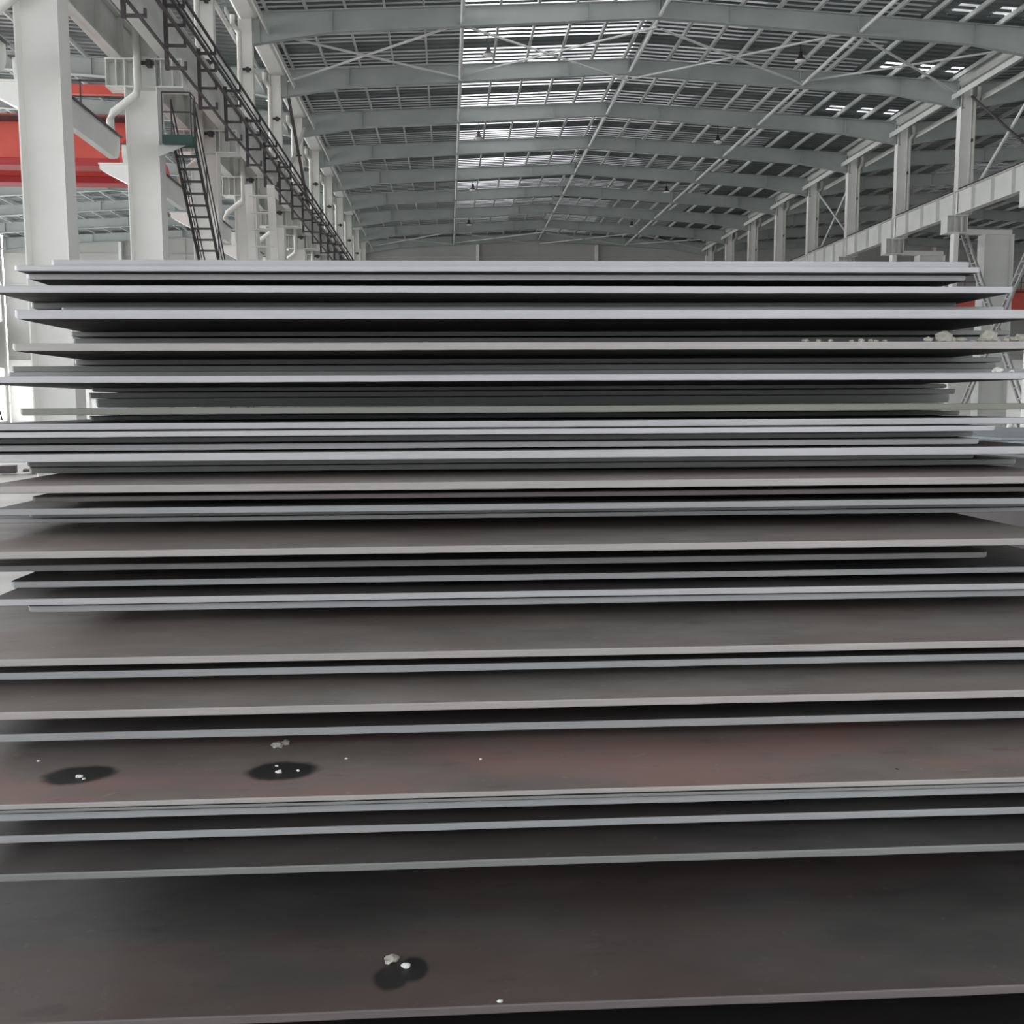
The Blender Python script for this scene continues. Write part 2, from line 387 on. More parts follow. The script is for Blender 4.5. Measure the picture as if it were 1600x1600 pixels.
# crossed roof braces
for k, bay in ((0, 'nearest'), (7, 'farthest')):
    for j, (x0, x1) in enumerate(((-7.3, 0.7), (0.7, 8.7), (8.9, 17.1), (17.1, 25.0))):
        zc = lambda x: 16.98 - max(0, abs(x - XR_) - 8) * 0.05 if k == 0 else 16.9 - max(0, abs(x - XR_) - 8) * 0.05
        root = thing('roof_brace', '%s crossed flat brace from the left in the %s braced roof bay' % (ORD[j], bay), 'brace',
                     ((x0 + x1) / 2, Y(k) + 3.5, zc((x0 + x1) / 2)), 'crossed roof braces')
        cx, cy, cz = root.location
        for a, b, dz in (((x0, Y(k) + .2), (x1, Y(k + 1) - .2), 0.0), ((x0, Y(k + 1) - .2), (x1, Y(k) + .2), 0.08)):
            MB().bar((a[0] - cx, a[1] - cy, zc(a[0]) - cz + dz), (b[0] - cx, b[1] - cy, zc(b[0]) - cz + dz), 0.09, 0.07).build('brace_rod', PURLIN, root)

# valley gutters along both column rows
for xg, nm, ya in ((XV + .1, 'left', Y(-3)), (25.4, 'right', Y(-1))):
    mb = MB()
    mb.prism([(-.42, 17.38), (-.42, 17.08), (-.3, 16.98), (.3, 16.98), (.42, 17.08), (.42, 17.38), (.39, 17.38), (.39, 17.1), (.28, 17.02), (-.28, 17.02), (-.39, 17.1), (-.39, 17.38)], 'y', 0, YF - ya)
    tag(mb.build('valley_gutter', PAINT, loc=(xg, ya, 0)), 'long pale steel valley gutter above the %s row of columns' % nm, 'gutter')
    mb = MB()
    for s in (-.74, .74): mb.box(s, s + .07, 0, YF - ya, 16.35, 16.6)
    tag(mb.build('eave_beam', PAINT, loc=(xg, ya, 0)), 'twin pale eave members running just below the %s gutter' % nm, 'beam')

# bell lamps
lamp = None
for side, x in (('left', 1.91), ('right', 15.9)):
    for j, k in enumerate((0, 2, 4, 6)):
        if lamp is None:
            lamp = thing('bell_lamp', '', 'lamp')
            MB().tube([(0, 0, .3), (0, 0, 1.1)], .02, 6).build('hanger', BLACK, lamp)
            MB().lathe([(.001, .36), (.09, .34), (.1, .16), (.13, .1), (.26, .0), (.28, -.03)], 0, 0, 20).build('lamp_shade', BLACK, lamp)
            MB().lathe([(.25, -.01), (.25, -.04), (.15, -.09), (.001, -.11)], 0, 0, 18).build('lens', BRIGHT, lamp)
            o = lamp; o.location = (x, Y(k) + 3.5, 16.95)
        else: o = copy_tree(lamp, (x, Y(k) + 3.5, 16.95), '')
        tag(o, '%s dark bell lamp from the camera hanging under the %s roof slope' % (ORD[j], side), 'lamp', 'bell lamps under the roof')

# ------------------------------------------------------------------ left column row
def hcol(x0, x1, y0, y1, z0, z1, t=0.025):
    """H-section: web across the hall, flanges at both ends"""
    mb = MB(); ym = (y0 + y1) / 2
    mb.box(x0, x0 + t, y0, y1, z0, z1); mb.box(x1 - t, x1, y0, y1, z0, z1)
    mb.box(x0 + t, x1 - t, ym - .012, ym + .012, z0, z1); return mb
LC = None
for j, k in enumerate(range(-3, 9)):
    lab = '%s pale stepped steel column from the camera in the left row' % ORD[j]
    if LC is None:
        LC = thing('steel_column', '', 'column', (0, 0, 0))
        hcol(-8.52, -7.66, -.3, .3, 0, 10.05, .03).build('lower_shaft', PAINT_C, LC)
        hcol(-8.2, -7.66, -.18, .18, 10.8, 16.97).build('upper_shaft', PAINT_C, LC)
        mb = MB(); mb.box(-9.0, -6.98, -.3, .3, 10.05, 10.09); mb.box(-9.0, -6.98, -.3, .3, 10.76, 10.8); mb.box(-8.98, -7.0, -.02, .02, 10.09, 10.76)
        for x in (-8.985, -8.72, -8.5, -7.7, -7.55, -7.25, -7.0): mb.box(x - .012, x + .012, -.28, .28, 10.09, 10.76)
        mb.build('bracket', PAINT, LC)
        mb = MB(); mb.prism([(-8.52, 8.05), (-9.25, 8.05), (-9.25, 7.93), (-8.52, 7.55)], 'y', -.27, -.24)
        mb.prism([(-8.52, 8.05), (-9.25, 8.05), (-9.25, 7.93), (-8.52, 7.55)], 'y', .24, .27)
        mb.box(-9.28, -8.52, -.3, .3, 8.05, 8.09)
        mb.prism([(-9.25, 7.93), (-8.52, 7.55), (-8.52, 7.58), (-9.25, 7.96)], 'y', -.24, .24)
        mb.build('corbel', PAINT_C, LC)
        LC.location = (0, Y(k), 0); o = LC
    else: o = copy_tree(LC, (0, Y(k), 0), lab)
    tag(o, lab, 'column', 'stepped columns of the left row')
# downpipes with a dog-leg
DP = None
for j, k in enumerate(range(-3, 9)):
    lab = '%s white downpipe from the camera strapped to the left column row' % ORD[j]
    if DP is None:
        DP = thing('downpipe', '', 'pipe')
        MB().tube([(-8.36, -.42, 16.96), (-8.36, -.42, 16.6), (-8.12, -.42, 16.3), (-8.12, -.42, 10.05), (-8.17, -.42, 9.82), (-8.78, -.42, 9.36), (-8.87, -.42, 9.15), (-8.87, -.42, 8.79)], .105, 12).build('pipe', PIPE, DP)
        for z in (10.62, 12.9, 14.9):
            mb = MB(); mb.box(-8.25, -7.7, -.33, -.29, z, z + .09); mb.box(-7.9, -7.78, -.4, -.2, z - .05, z + .12); mb.build('clamp', BLACK, DP)
        DP.location = (0, Y(k), 0); o = DP
    else: o = copy_tree(DP, (0, Y(k), 0), lab)
    tag(o, lab, 'pipe', 'downpipes of the left row')

# crane runway beams, one per bay
def runway(z0, z1, fw=.2, stiff=1.4, L=6.96):
    mb = MB(); mb.box(-.012, .012, 0, L, z0, z1); mb.box(-fw, fw, 0, L, z0, z0 + .03); mb.box(-fw, fw, 0, L, z1 - .03, z1)
    n = int(L / stiff)
    for i in range(n + 1):
        y = min(L - .02, .02 + i * (L - .04) / n); mb.box(-fw * .9, fw * .9, y - .01, y + .01, z0 + .03, z1 - .03)
    return mb
def runway_row(x, z0, z1, ks, text, stiff, mat, fw=.2):
    root0 = None
    for j, k in enumerate(ks):
        lab = '%s crane runway beam from the camera, %s' % (ORD[j], text)
        if root0 is None:
            root0 = thing('crane_runway_beam', '', 'beam', (x, Y(k) + .02, 0))
            runway(z0, z1, fw, stiff).build('girder', mat, root0)
            mb = MB(); mb.box(-.05, .05, 0, 6.96, z1, z1 + .03); mb.box(-.012, .012, 0, 6.96, z1 + .03, z1 + .1); mb.box(-.04, .04, 0, 6.96, z1 + .1, z1 + .14)
            mb.build('crane_rail', BRKT, root0); o = root0
        else: o = copy_tree(root0, (x, Y(k) + .02, 0), lab)
        tag(o, lab, 'beam', 'crane runway beams ' + text)
runway_row(-7.36, 10.8, 11.95, range(-3, 8), 'on the inner side of the left row', 3.45, PAINT, .2)
runway_row(-8.72, 10.8, 11.95, range(-3, 8), 'on the outer side of the left row', 1.4, PAINT, .16)
runway_row(25.15, 10.85, 12.0, range(-1, 8), 'on the inner side of the right row', 1.4, PAINT, .2)

# lower runway beams of the left hall, web with rounded lower corners at its ends
LB = None
for j, k in enumerate(range(-4, 8)):
    lab = '%s deep grey lower runway beam from the camera with rounded end, left of the columns' % ORD[j]
    if LB is None:
        LB = thing('lower_runway_beam', '', 'beam')
        def outl(r, zt, zb, y0, y1, n=8):
            p = [(y0, zt)]
            p += [(y0 + r - r * math.cos(PI / 2 * i / n), zb + r - r * math.sin(PI / 2 * i / n)) for i in range(n + 1)]
            p += [(y1 - r + r * math.sin(PI / 2 * i / n), zb + r - r * math.cos(PI / 2 * i / n)) for i in range(n + 1)]
            p += [(y1, zt)]; return p
        MB().prism(outl(.42, 8.72, 8.09, .35, 6.62), 'x', -.09, .09).build('web', PAINT, LB)
        MB().box(-.16, .16, .3, 6.67, 8.72, 8.75).build('top_flange', BRKT, LB)
        LB.location = (-8.75, Y(k), 0); o = LB
    else: o = copy_tree(LB, (-8.75, Y(k), 0), lab)
    tag(o, lab, 'beam', 'lower runway beams of the left hall')

# conductor brackets and bars along the inner crane beam
CB = None; nb = 0
y = 23.9
while y < 97:
    lab = '%s dark comb-shaped conductor bracket from the camera on the left crane beam' % ORD[nb]
    if CB is None:
        CB = thing('conductor_bracket', '', 'bracket')
        MB().box(-.05, .05, -.04, .04, 10.15, 11.85).build('post', BRKT, CB)
        for z in (11.72, 11.25, 10.75, 10.2):
            mb = MB(); mb.box(0, .5, -.035, .035, z - .035, z + .035); mb.box(.44, .5, -.035, .035, z, z + .16); mb.build('arm', BRKT, CB)
        o = CB; o.location = (-7.08, y, 0)
    else: o = copy_tree(CB, (-7.08, y, 0), lab)
    tag(o, lab, 'bracket', 'conductor brackets'); nb += 1; y += 3.5
for j, (x, z, r) in enumerate(((-6.62, 11.93, .03), (-6.62, 11.45, .035), (-6.62, 10.95, .035), (-6.72, 11.78, .02), (-6.9, 10.4, .03))):
    tag(MB().bar((0, 0, 0), (0, 73.5, 0), r * 2).build('conductor_bar', BRKT, loc=(x, 23.6, z)),
        '%s thin dark conductor bar from the top beside the left crane beam' % ORD[j], 'conductor', 'conductor bars')

# steep stair with handrails and its platform
root = thing('steel_stair', 'dark open-tread steel stair with thin handrails descending beside the left columns', 'stair', (-7.02, 28.55, 0))
L = 9.0
for s in (-.28, .28):
    MB().bar((s, 0, 8.75), (s, 7.6, .1), .035, .2).build('stringer', BLACK, root)
for i in range(31):
    t = i / 31.0; y_, z_ = 7.6 * t, 8.65 - 8.6 * t
    MB().box(-.27, .27, y_, y_ + .2, z_ - .03, z_).build('tread', BLACK, root)
for s in (-.3, .3):
    hr = MB().tube([(s, 0, 9.75), (s, 7.6, 1.1)], .022, 6); hr.tube([(s, 0, 9.3), (s, 7.6, .65)], .016, 6)
    for i in range(7): hr.tube([(s, 7.5 * i / 6, 8.7 - 8.5 * i / 6), (s, 7.5 * i / 6, 9.75 - 8.55 * i / 6)], .018, 6)
    hr.build('handrail', BLACK, root)
root = thing('stair_platform', 'small dark green landing platform at the top of the open-tread stair', 'platform', (-7.0, 27.7, 0))
MB().box(-.45, .33, .35, .85, 8.5, 8.72).build('deck', GREEN, root)
mb = MB()
for (x, y_) in ((.31, .37), (.31, .83), (-.43, .37)): mb.tube([(x, y_, 8.72), (x, y_, 9.8)], .02, 6)
for z in (9.3, 9.8): mb.tube([(-.43, .37, z), (.31, .37, z), (.31, .83, z)], .018, 6)
mb.build('handrail', BLACK, root)
MB().prism([(-.62, 8.5), (.1, 8.5), (-.62, 8.2)], 'y', .55, .6).build('support_bracket', PAINT, root)
# second stair, far
root = thing('access_ladder', 'pale wide-rung access ladder between two far left columns', 'ladder', (-7.1, Y(0) - 2.6, 0))
for s in (-.42, .42): MB().bar((s, 0, 10.0), (s, 2.0, 0.03), .06, .3).build('stringer', PAINT, root)
for i in range(16):
    MB().box(-.4, .4, 2.0 * (i + .5) / 16 - .12, 2.0 * (i + .5) / 16 + .12, 9.9 - 9.8 * (i + .5) / 16 - .02, 9.9 - 9.8 * (i + .5) / 16 + .02).build('rung', PAINT, root)

# diagonal bracing of the left row above the crane beams (dark)
root = thing('column_brace', 'crossed pale and dark braces between two upper columns of the left row', 'brace', (-7.75, Y(1), 0))
MB().bar((.2, -.15, 12.2), (.2, 6.85, 16.4), .13).build('brace_rod', PAINT, root); MB().bar((.33, .2, 16.4), (.33, 6.8, 12.2), .13).build('brace_rod', BRKT, root)

# ------------------------------------------------------------------ right column row
RC = None
for j, k in enumerate(range(0, 9)):
    lab = '%s narrow upper steel column from the camera in the right row' % ORD[j]
    if RC is None:
        RC = thing('steel_column', '', 'column')
        hcol(25.08, 25.64, -.2, .2, 10.86, 16.97).build('upper_shaft', PAINT_C, RC)
        MB().box(25.02, 25.68, -.25, .25, 10.85, 10.89).build('base_plate', PAINT_C, RC)
        RC.location = (0, Y(k), 0); o = RC
    else: o = copy_tree(RC, (0, Y(k), 0), lab)
    tag(o, lab, 'column', 'upper columns of the right row')
RC = None
for j, k in enumerate(range(0, 9)):
    lab = '%s lower crane column with stiffened bracket from the camera in the right row' % ORD[j]
    if RC is None:
        RC = thing('crane_column', '', 'column')
        hcol(26.5, 28.0, -.35, .35, 0, 9.95, .03).build('lower_shaft', PAINT, RC)
        mb = MB(); mb.box(25.0, 25.24, -.2, .2, 0, 10.0); mb.build('leg', PAINT_C, RC)
        mb = MB(); mb.box(24.55, 25.6, -.35, .35, 9.98, 10.03); mb.box(24.55, 25.6, -.35, .35, 10.8, 10.85); mb.box(24.57, 25.58, -.02, .02, 10.03, 10.8); mb.box(25.6, 28.0, -.1, .1, 9.95, 10.2)
        for x in (24.57, 24.95, 25.3, 25.58): mb.box(x - .015, x + .015, -.33, .33, 10.03, 10.8)
        mb.build('bracket', PAINT, RC)
        RC.location = (0, Y(k), 0); o = RC
    else: o = copy_tree(RC, (0, Y(k), 0), lab)
    tag(o, lab, 'column', 'lower columns of the right row')
DP = None
for j, k in enumerate(range(0, 9)):
    lab = '%s white downpipe from the camera on the right column row' % ORD[j]
    if DP is None:
        DP = thing('downpipe', '', 'pipe')
        MB().tube([(26.0, -.1, 17.0), (26.0, -.1, 16.55), (25.78, -.1, 16.25), (25.78, -.1, 10.9)], .1, 12).build('pipe', PIPE, DP)
        for z in (11.9, 14.4):
            mb = MB(); mb.box(25.66, 25.72, -.14, .14, z, z + .08); mb.box(25.655, 25.7, -.3, -.18, z - .05, z + .1); mb.build('clamp', BLACK, DP)
        DP.location = (0, Y(k), 0); o = DP
    else: o = copy_tree(DP, (0, Y(k), 0), lab)
    tag(o, lab, 'pipe', 'downpipes of the right row')
root = thing('column_brace', 'crossed thin braces between the two nearest upper columns of the right row', 'brace', (25.5, Y(0), 0))
MB().tube([(.1, .3, 11.9), (.1, 6.8, 16.5)], .06, 8).build('brace_rod', BRKT, root); MB().tube([(.3, .1, 16.5), (.3, 6.75, 11.9)], .07, 8).build('brace_rod', PURLIN, root)
root = thing('column_brace', 'crossed thin braces between far upper columns of the right row', 'brace', (25.5, Y(3), 0))
for a, b, c_ in ((12.0, 16.3, .1), (16.3, 12.0, .3)): MB().tube([(c_, .3, a), (c_, 6.7, b)], .06, 8).build('brace_rod', PURLIN, root)
# laced cross brace below the right crane beam
root = thing('laced_brace', 'pale crossed laced bracing with rungs under the right crane beam', 'brace', (25.6, Y(0), 0))
def laced(a, b, x, nm):
    a = Vector((x, *a)); b = Vector((x, *b)); off = Vector((0, .42, 0)); mb = MB()
    mb.bar(a, b, .1); mb.bar(a + off, b + off, .1); n = int((b - a).length / .62)
    for i in range(1, n): p = a + (b - a) * i / n; mb.bar(p, p + off, .08, .06)
    mb.build(nm, BRACEM, root)
laced((-.2, 9.9), (6.3, 1.4), 0, 'brace_leg'); laced((7.1, 10.0), (.3, .3), .16, 'brace_leg')

# columns of the far gable wall
gc = None
for xr, hall in ((XR_, 'main'), (XR_ - SPAN, 'left'), (XR_ + SPAN, 'right')):
    for j, dx in enumerate((-5.85, 5.6)):
        if gc is None:
            mb = hcol(-.15, .15, -.2, .2, 0, 16.9, .02); mb.box(-.15, .15, -.2, -.17, 0, 16.9)
            gc = mb.build('gable_column', PAINT_C); o = gc
        else: o = gc.copy(); C.objects.link(o)
        o.location = (xr + dx, YF + .03, 0)
        tag(o, '%s pale wind column of the two against the far end wall of the %s hall' % (('left', 'right')[j], hall), 'column', 'gable wall columns')

# ------------------------------------------------------------------ overhead cranes
def crane(x0, x1, y, z0, z1, label, gap=2.4):
    root = thing('overhead_crane', label, 'crane', ((x0 + x1) / 2, y, z0))
    cx = (x0 + x1) / 2; h = z1 - z0
    for dy in (0, gap):
        g = MB().box(x0 - cx, x1 - cx, dy - .3, dy + .3, .22, h).build('girder', RED, root)
        MB().box(x0 - cx, x1 - cx, dy - .36, dy + .36, 0, .2).build('bottom_flange', REDD, g)
    for xe in (x0 - cx, x1 - cx):
        MB().prism([(-.9, .0), (gap + .9, .0), (gap + .9, .35), (gap + .4, .75), (-.4, .75), (-.9, .35)], 'x', xe - .2, xe + .2).build('end_truck', RED, root)
    mb = MB()
    for i in range(24):
        x = x0 - cx + (x1 - x0) * i / 23; mb.box(x - .02, x + .02, -.62, -.58, h - .2, h + .9)
    mb.box(x0 - cx, x1 - cx, -.62, -.58, h + .85, h + .9); mb.box(x0 - cx, x1 - cx, -.62, -.58, h + .4, h + .44); mb.box(x0 - cx, x1 - cx, -.9, -.3, h - .24, h - .2)
    mb.build('walkway_railing', BRKT, root)
    return root
crane(-40.2, -9.35, 32.2, 8.75, 10.25, 'red overhead crane girder in the left hall behind the nearest column')
crane(26.4, 57.5, 70.0, 7.7, 9.6, 'red overhead crane low in the right hall beside the stack')
# thin red beam higher up in the left hall
tag(MB().box(-6, 6, -.12, .12, 0, .38).build('hoist_beam', RED, loc=(-18, 44, 14.3)), 'thin red hoist beam high in the left hall above the crane', 'beam')

# ------------------------------------------------------------------ things on the floor around
def rock(name, loc, s, mat, label, group, flat=.75, parent=None):
    import bmesh
    bm = bmesh.new(); bmesh.ops.create_icosphere(bm, subdivisions=2, radius=1)
    for v in bm.verts:
        k = 1 + rnd.uniform(-.33, .25); v.co = Vector((v.co.x * s * 1.15 * k, v.co.y * s * .8 * k, max(-.5, v.co.z) * s * flat * k))
    mz = min(v.co.z for v in bm.verts)
    for v in bm.verts: v.co.z -= mz
    me = bpy.data.meshes.new(name); bm.to_mesh(me); bm.free(); me.materials.append(mat)
    o = bpy.data.objects.new(name, me); C.objects.link(o); o.location = loc
    return tag(o, label, 'rubble', group)

# low neighbouring plate stack on the right
for i, (ax, dy, z1) in enumerate(((4.05, .0, 1.3535), (4.1, -.55, 1.333), (3.95, -.9, 1.315), (4.2, -.7, 1.295), (4.0, -1.0, 1.275), (3.9, -.8, 1.255))):
    mb = MB().box(0, 2.6, 0, 3.2, 0, .018)
    tag(mb.build('steel_plate', [BLUEGREY], loc=(ax, 7.2 + dy, z1 - .018)), 'blue-grey steel plate in the low stack at the right edge, %s from its top' % ORD[i], 'plate', 'blue-grey plates at right')
mb = MB()
for x in (4.5, 5.9): mb.box(x - .12, x + .12, 6.6, 9.6, 0, 1.236)
tag(mb.build('plate_trestle', BRKT), 'dark trestle carrying the blue-grey plates at the right edge', 'trestle')
root = thing('white_trestle', 'small white A-frame trestle beyond the blue-grey plates at right', 'trestle', (16.6, 29.0, 0))
for s in (-1, 1):
    MB().bar((s * .35, 0, 0), (s * .04, 0, 1.12), .12, .08).build('leg', BRIGHT, root)
MB().bar((-.6, 0, 1.14), (.6, 0, 1.14), .08, .06).build('top_bar', BRIGHT, root)
# wire cage rack and machine at left
root = thing('wire_rack', 'grey wire mesh rack standing behind the stack left of centre columns', 'rack', (-8.9, 26.0, 0))
mb = MB()
for x in (0, .45, .9):
    for y_ in (0, .8): mb.box(x - .02, x + .02, y_ - .02, y_ + .02, 0, 1.8)
for z in (.3, .8, 1.1, 1.45, 1.8): mb.box(0, .92, -.02, .0, z - .02, z + .02); mb.box(0, .92, .8, .82, z - .02, z + .02)
for x in (0, .9): mb.box(x - .02, x + .02, 0, .8, 1.78, 1.82)
mb.build('frame', PAINT, root); MB().box(.02, .9, .0, .8, 1.1, 1.13).build('shelf', PAINT, root)
root = thing('cutting_machine', 'dark small machine with bent pipes against the bright far left door', 'machine', (-21.3, 47.0, 0))
MB().box(-.6, .9, -.5, .5, 0, 1.5).build('body', BRKT, root)
MB().tube([(-.3, 0, 1.5), (-.3, 0, 2.3), (.2, 0, 2.5)], .06, 8).build('pipe', BRKT, root); MB().tube([(.4, 0, 1.5), (.4, 0, 2.0), (1.1, 0, 2.1), (1.3, 0, 1.0)], .05, 8).build('pipe', BRKT, root)
mb = MB()
for i in range(5):
    mb.box(-.8 + i * .5, -.45 + i * .5, -.2 + .1 * (i % 2), .3, 0.02 * i, .12 + .05 * (i % 3))
tag(mb.build('steel_offcut', BRKT, loc=(-10.8, 24.6, 0), rot=(0, 0, .3)), 'dark heap of steel off-cuts on the floor at far left', 'scrap')
for i in range(10):
    rock('rubble_chunk', (-7.5 + .26 * (i % 4) + rnd.uniform(-.03, .03), 14.5 + .3 * (i // 4) + rnd.uniform(-.03, .03), 0), rnd.uniform(.05, .13), STONE_W,
         'pale rubble chunk in the heap at the left edge, %s of its %s row' % (ORD[i % 4], ('nearest', 'middle', 'farthest')[i // 4]), 'rubble on the left floor')

# ------------------------------------------------------------------ the stack of steel plates
# name, front distance, top and bottom height relative to 1.6 m, left x, right x, edge, top
DL, DR = -1.27, 1.62
PL = [
 ('A', 2.83, .395, .3781, -1.06, 1.475, 'bright', 'steel'),
 ('B', 2.80, .378, .3610, -1.145, 1.49, 'bright', 'steel'),
 ('C', 2.84, .3593, .3436, -1.13, 1.47, 'bright', 'steel'),
 ('D', 2.75, .3176, .2992, -1.19, 1.56, 'bright', 'steel'),
 ('E', 2.985, .2990, .2790, -1.18, 1.52, 'shaded', 'steel'),
 ('F1', 2.90, .2776, .2565, -1.065, DR, 'bright', 'steel'),
 ('F', 2.75, .2560, .2307, -1.13, DR, 'bright', 'steel'),
 ('G', 3.18, .2304, .2146, -1.145, 1.80, 'shaded', 'steel'),
 ('H', 3.10, .2046, .1870, -1.11, 1.78, 'shaded', 'steel'),
 ('I', 2.70, .1658, .1455, -1.12, DR, 'warm', 'steel'),
 ('J', 3.15, .1440, .1279, -1.125, 1.76, 'shaded', 'steel'),
 ('K', 3.00, .1191, .1023, -1.25, 1.66, 'shaded', 'steel'),
 ('K2', 2.95, .1012, .0830, -1.24, 1.75, 'mid', 'steel'),
 ('L', 2.70, .0818, .0640, DL, DR, 'bright', 'steel'),
 ('M1', 3.30, .0632, .0498, -1.13, 1.66, 'shaded', 'steel'),
 ('M2', 3.30, .0470, .0300, -1.14, 1.69, 'shaded', 'steel'),
 ('M3', 3.30, .0285, .0002, -1.12, 1.67, 'shaded', 'steel'),
 ('N', 2.75, -.0008, -.0198, -1.13, DR, 'olive', 'steel'),
 ('O', 3.15, -.0246, -.0390, -1.09, 1.63, 'shaded', 'steel'),
 ('P', 2.70, -.0397, -.0583, DL, DR, 'bright', 'steel'),
 ('Q', 2.60, -.0603, -.0741, DL, 1.445, 'bright', 'steel'),
 ('R', 2.75, -.0795, -.0941, DL, 1.465, 'shaded', 'steel'),
 ('S', 2.68, -.0951, -.1112, DL, 1.445, 'bright', 'steel'),
 ('T', 2.60, -.1152, -.1357, DL, DR, 'bright', 'steel'),
 ('U', 2.75, -.1380, -.1551, -1.12, 1.47, 'shaded', 'steel'),
 ('V', 2.80, -.1596, -.1756, -1.135, DR, 'shaded', 'steel'),
 ('W', 2.45, -.1833, -.2019, -1.10, DR, 'warm', 'tan'),
 ('X', 2.50, -.2140, -.2268, -1.01, DR, 'rust', 'steel'),
 ('Y', 2.50, -.2428, -.2588, -1.10, DR, 'mid', 'steel'),
 ('Y2', 2.60, -.2610, -.2759, -1.06, DR, 'shaded', 'steel'),
 ('Y3', 2.60, -.2774, -.2891, -1.18, DR, 'mid', 'steel'),
 ('Z', 2.30, -.3192, -.3356, DL, 1.47, 'warm', 'brown'),
 ('AA', 2.45, -.3734, -.3886, -1.16, 1.355, 'shaded', 'steel'),
 ('AB', 2.45, -.4123, -.4275, -1.05, DR, 'mid', 'steel'),
 ('AC', 2.40, -.4452, -.4608, -1.075, DR, 'bright', 'steel'),
 ('AD', 2.42, -.4663, -.4821, -1.0, DR, 'mid', 'steel'),
 ('AE', 2.12, -.5205, -.5364, -1.210, DR, 'warm', 'brown'),
 ('AF', 2.15, -.5569, -.5725, -1.120, DR, 'mid', 'steel'),
 ('AG', 2.00, -.5970, -.6130, -1.060, DR, 'warm', 'brown'),
 ('AH', 2.05, -.6585, -.6749, -1.040, DR, 'mid', 'steel'),
 ('AI', 1.80, -.7074, -.7171, -1.010, DR, 'warm', 'rustA'),
 ('AI2', 1.80, -.7190, -.7245, -1.000, DR, 'shaded', 'steel'),
 ('AJ', 1.82, -.7333, -.7469, -0.930, DR, 'mid', 'steel'),
 ('AK', 1.83, -.7785, -.7928, -0.910, DR, 'mid', 'steel'),
 ('AL', 1.75, -.8153, -.8292, -0.910, DR, 'shaded', 'steel'),
 ('AM', 1.50, -.9378, -.9528, -0.950, DR, 'rust', 'rustB'),
]
TILT = (0, -0.00265, -0.0056)
XP = 0.094                       # every plate turns about this line, where the measured heights lie
def axis_pt(X, Yd, Zr):          # a point of the tilted stack frame -> world
    return Vector((X, Yd - .0056 * (X - XP), 1.6 + Zr + .00265 * (X - XP)))
def px_to_plane(px, py, zr):
    r = (RIGHT * ((px - 800) / 1581.64) + DOWN * ((py - 800) / 1581.64) + FWD)
    t = zr / (r.z - .00265 * r.x); return r * t
def stain(px, py, w, h, zr, D, ang=0.0):
    a = px_to_plane(px, py, zr); b = px_to_plane(px + w / 2, py, zr); c = px_to_plane(px, py - h / 2, zr)
    return (a.x - XP, a.y - D, (b - a).length, abs(c.y - a.y), ang)
TOP['rustA'] = plate_top('rusty_brown_scale_with_oil_spots', (0.19, 0.165, 0.155), (0.255, 0.225, 0.21), (0.31, 0.19, 0.17), 0.8,
    [stain(122, 1212, 118, 29, -.7074, 1.80, .12), stain(441, 1205, 118, 31, -.7074, 1.80, .1),
     stain(1400, 1200, 6, 3, -.7074, 1.80)], 2.0, .6)
TOP['rustB'] = plate_top('dark_rusty_scale_with_oil_spot', (0.070, 0.066, 0.064), (0.108, 0.102, 0.098), (0.125, 0.078, 0.068), 0.55,
    [stain(610, 1527, 62, 46, -.9378, 1.5), stain(645, 1515, 48, 40, -.9378, 1.5)], 6.0, .6)

def plate(D, zt, zb, xl, xr, edge, top, length=6.4, amp=.0005, nx=48, name='steel_plate'):
    """flame-cut plate: rounded corners and arrises, slightly wavy front edge"""
    t = zt - zb; bv = min(.0022, t * .18); mb = MB(); r = .014
    xs = [xl + (xr - xl) * i / nx for i in range(nx + 1)]
    def corner(x):
        d = min(x - xl, xr - x); return r - math.sqrt(max(0, r * r - (r - d) ** 2)) if d < r else 0
    xs = sorted(set(xs + [xl + .002, xl + .006, xl + .011, xr - .002, xr - .006, xr - .011]))
    n = len(xs); ph = [rnd.uniform(0, 6.28) for _ in range(4)]
    rows = [[] for _ in range(8)]
    for x in xs:
        w = amp * (math.sin(x * 7 + ph[0]) + .6 * math.sin(x * 23 + ph[1]) + rnd.uniform(-.5, .5))
        wz = amp * (.8 * math.sin(x * 3.1 + ph[2]) + .4 * math.sin(x * 41 + ph[3])) + rnd.uniform(-.3, .3) * amp
        c = corner(x); X_ = x - XP
        d = min(x - xl, xr - x); u = max(0, 1 - d / .013); lift = t * .62 * (1 - math.sqrt(max(0, 1 - u * u)))
        prof = [(bv + c, t), (c + bv * .3, t - bv * .3), (c, t - bv), (c, bv), (c + bv * .3, bv * .3), (bv + c, 0)]
        for i, (yy, zz) in enumerate(prof):
            rows[i].append((X_, yy + w, zz + (wz + lift if i in (3, 4, 5) else wz * .3)))
        rows[6].append((X_, length - c, lift)); rows[7].append((X_, length - c, t))
    vs = [v for rw in rows for v in rw]; fs = []; ms = []
    for i in range(8):
        j = (i + 1) % 8
        for k in range(n - 1):
            fs.append((i * n + k, i * n + k + 1, j * n + k + 1, j * n + k)); ms.append(1 if i in (5, 7) else 0)
    fs.append(tuple(i * n for i in range(8))); fs.append(tuple(i * n + n - 1 for i in range(8))); ms += [0, 0]
    mb.v = vs; mb.f = fs; mb.m = ms; mb.sm = [False] * len(fs)
    o = mb.build(name, [EDGE[edge], TOP[top]], loc=(XP, D, 1.6 + zb), rot=TILT)
    return o
LOOK = {'bright': 'with a bright silvery front edge', 'mid': 'with a mid-grey front edge', 'shaded': 'with a dull dark grey front edge',
        'olive': 'with an olive-stained front edge', 'warm': 'with a dusty warm-grey front edge', 'rust': 'with a dark rusty front edge'}
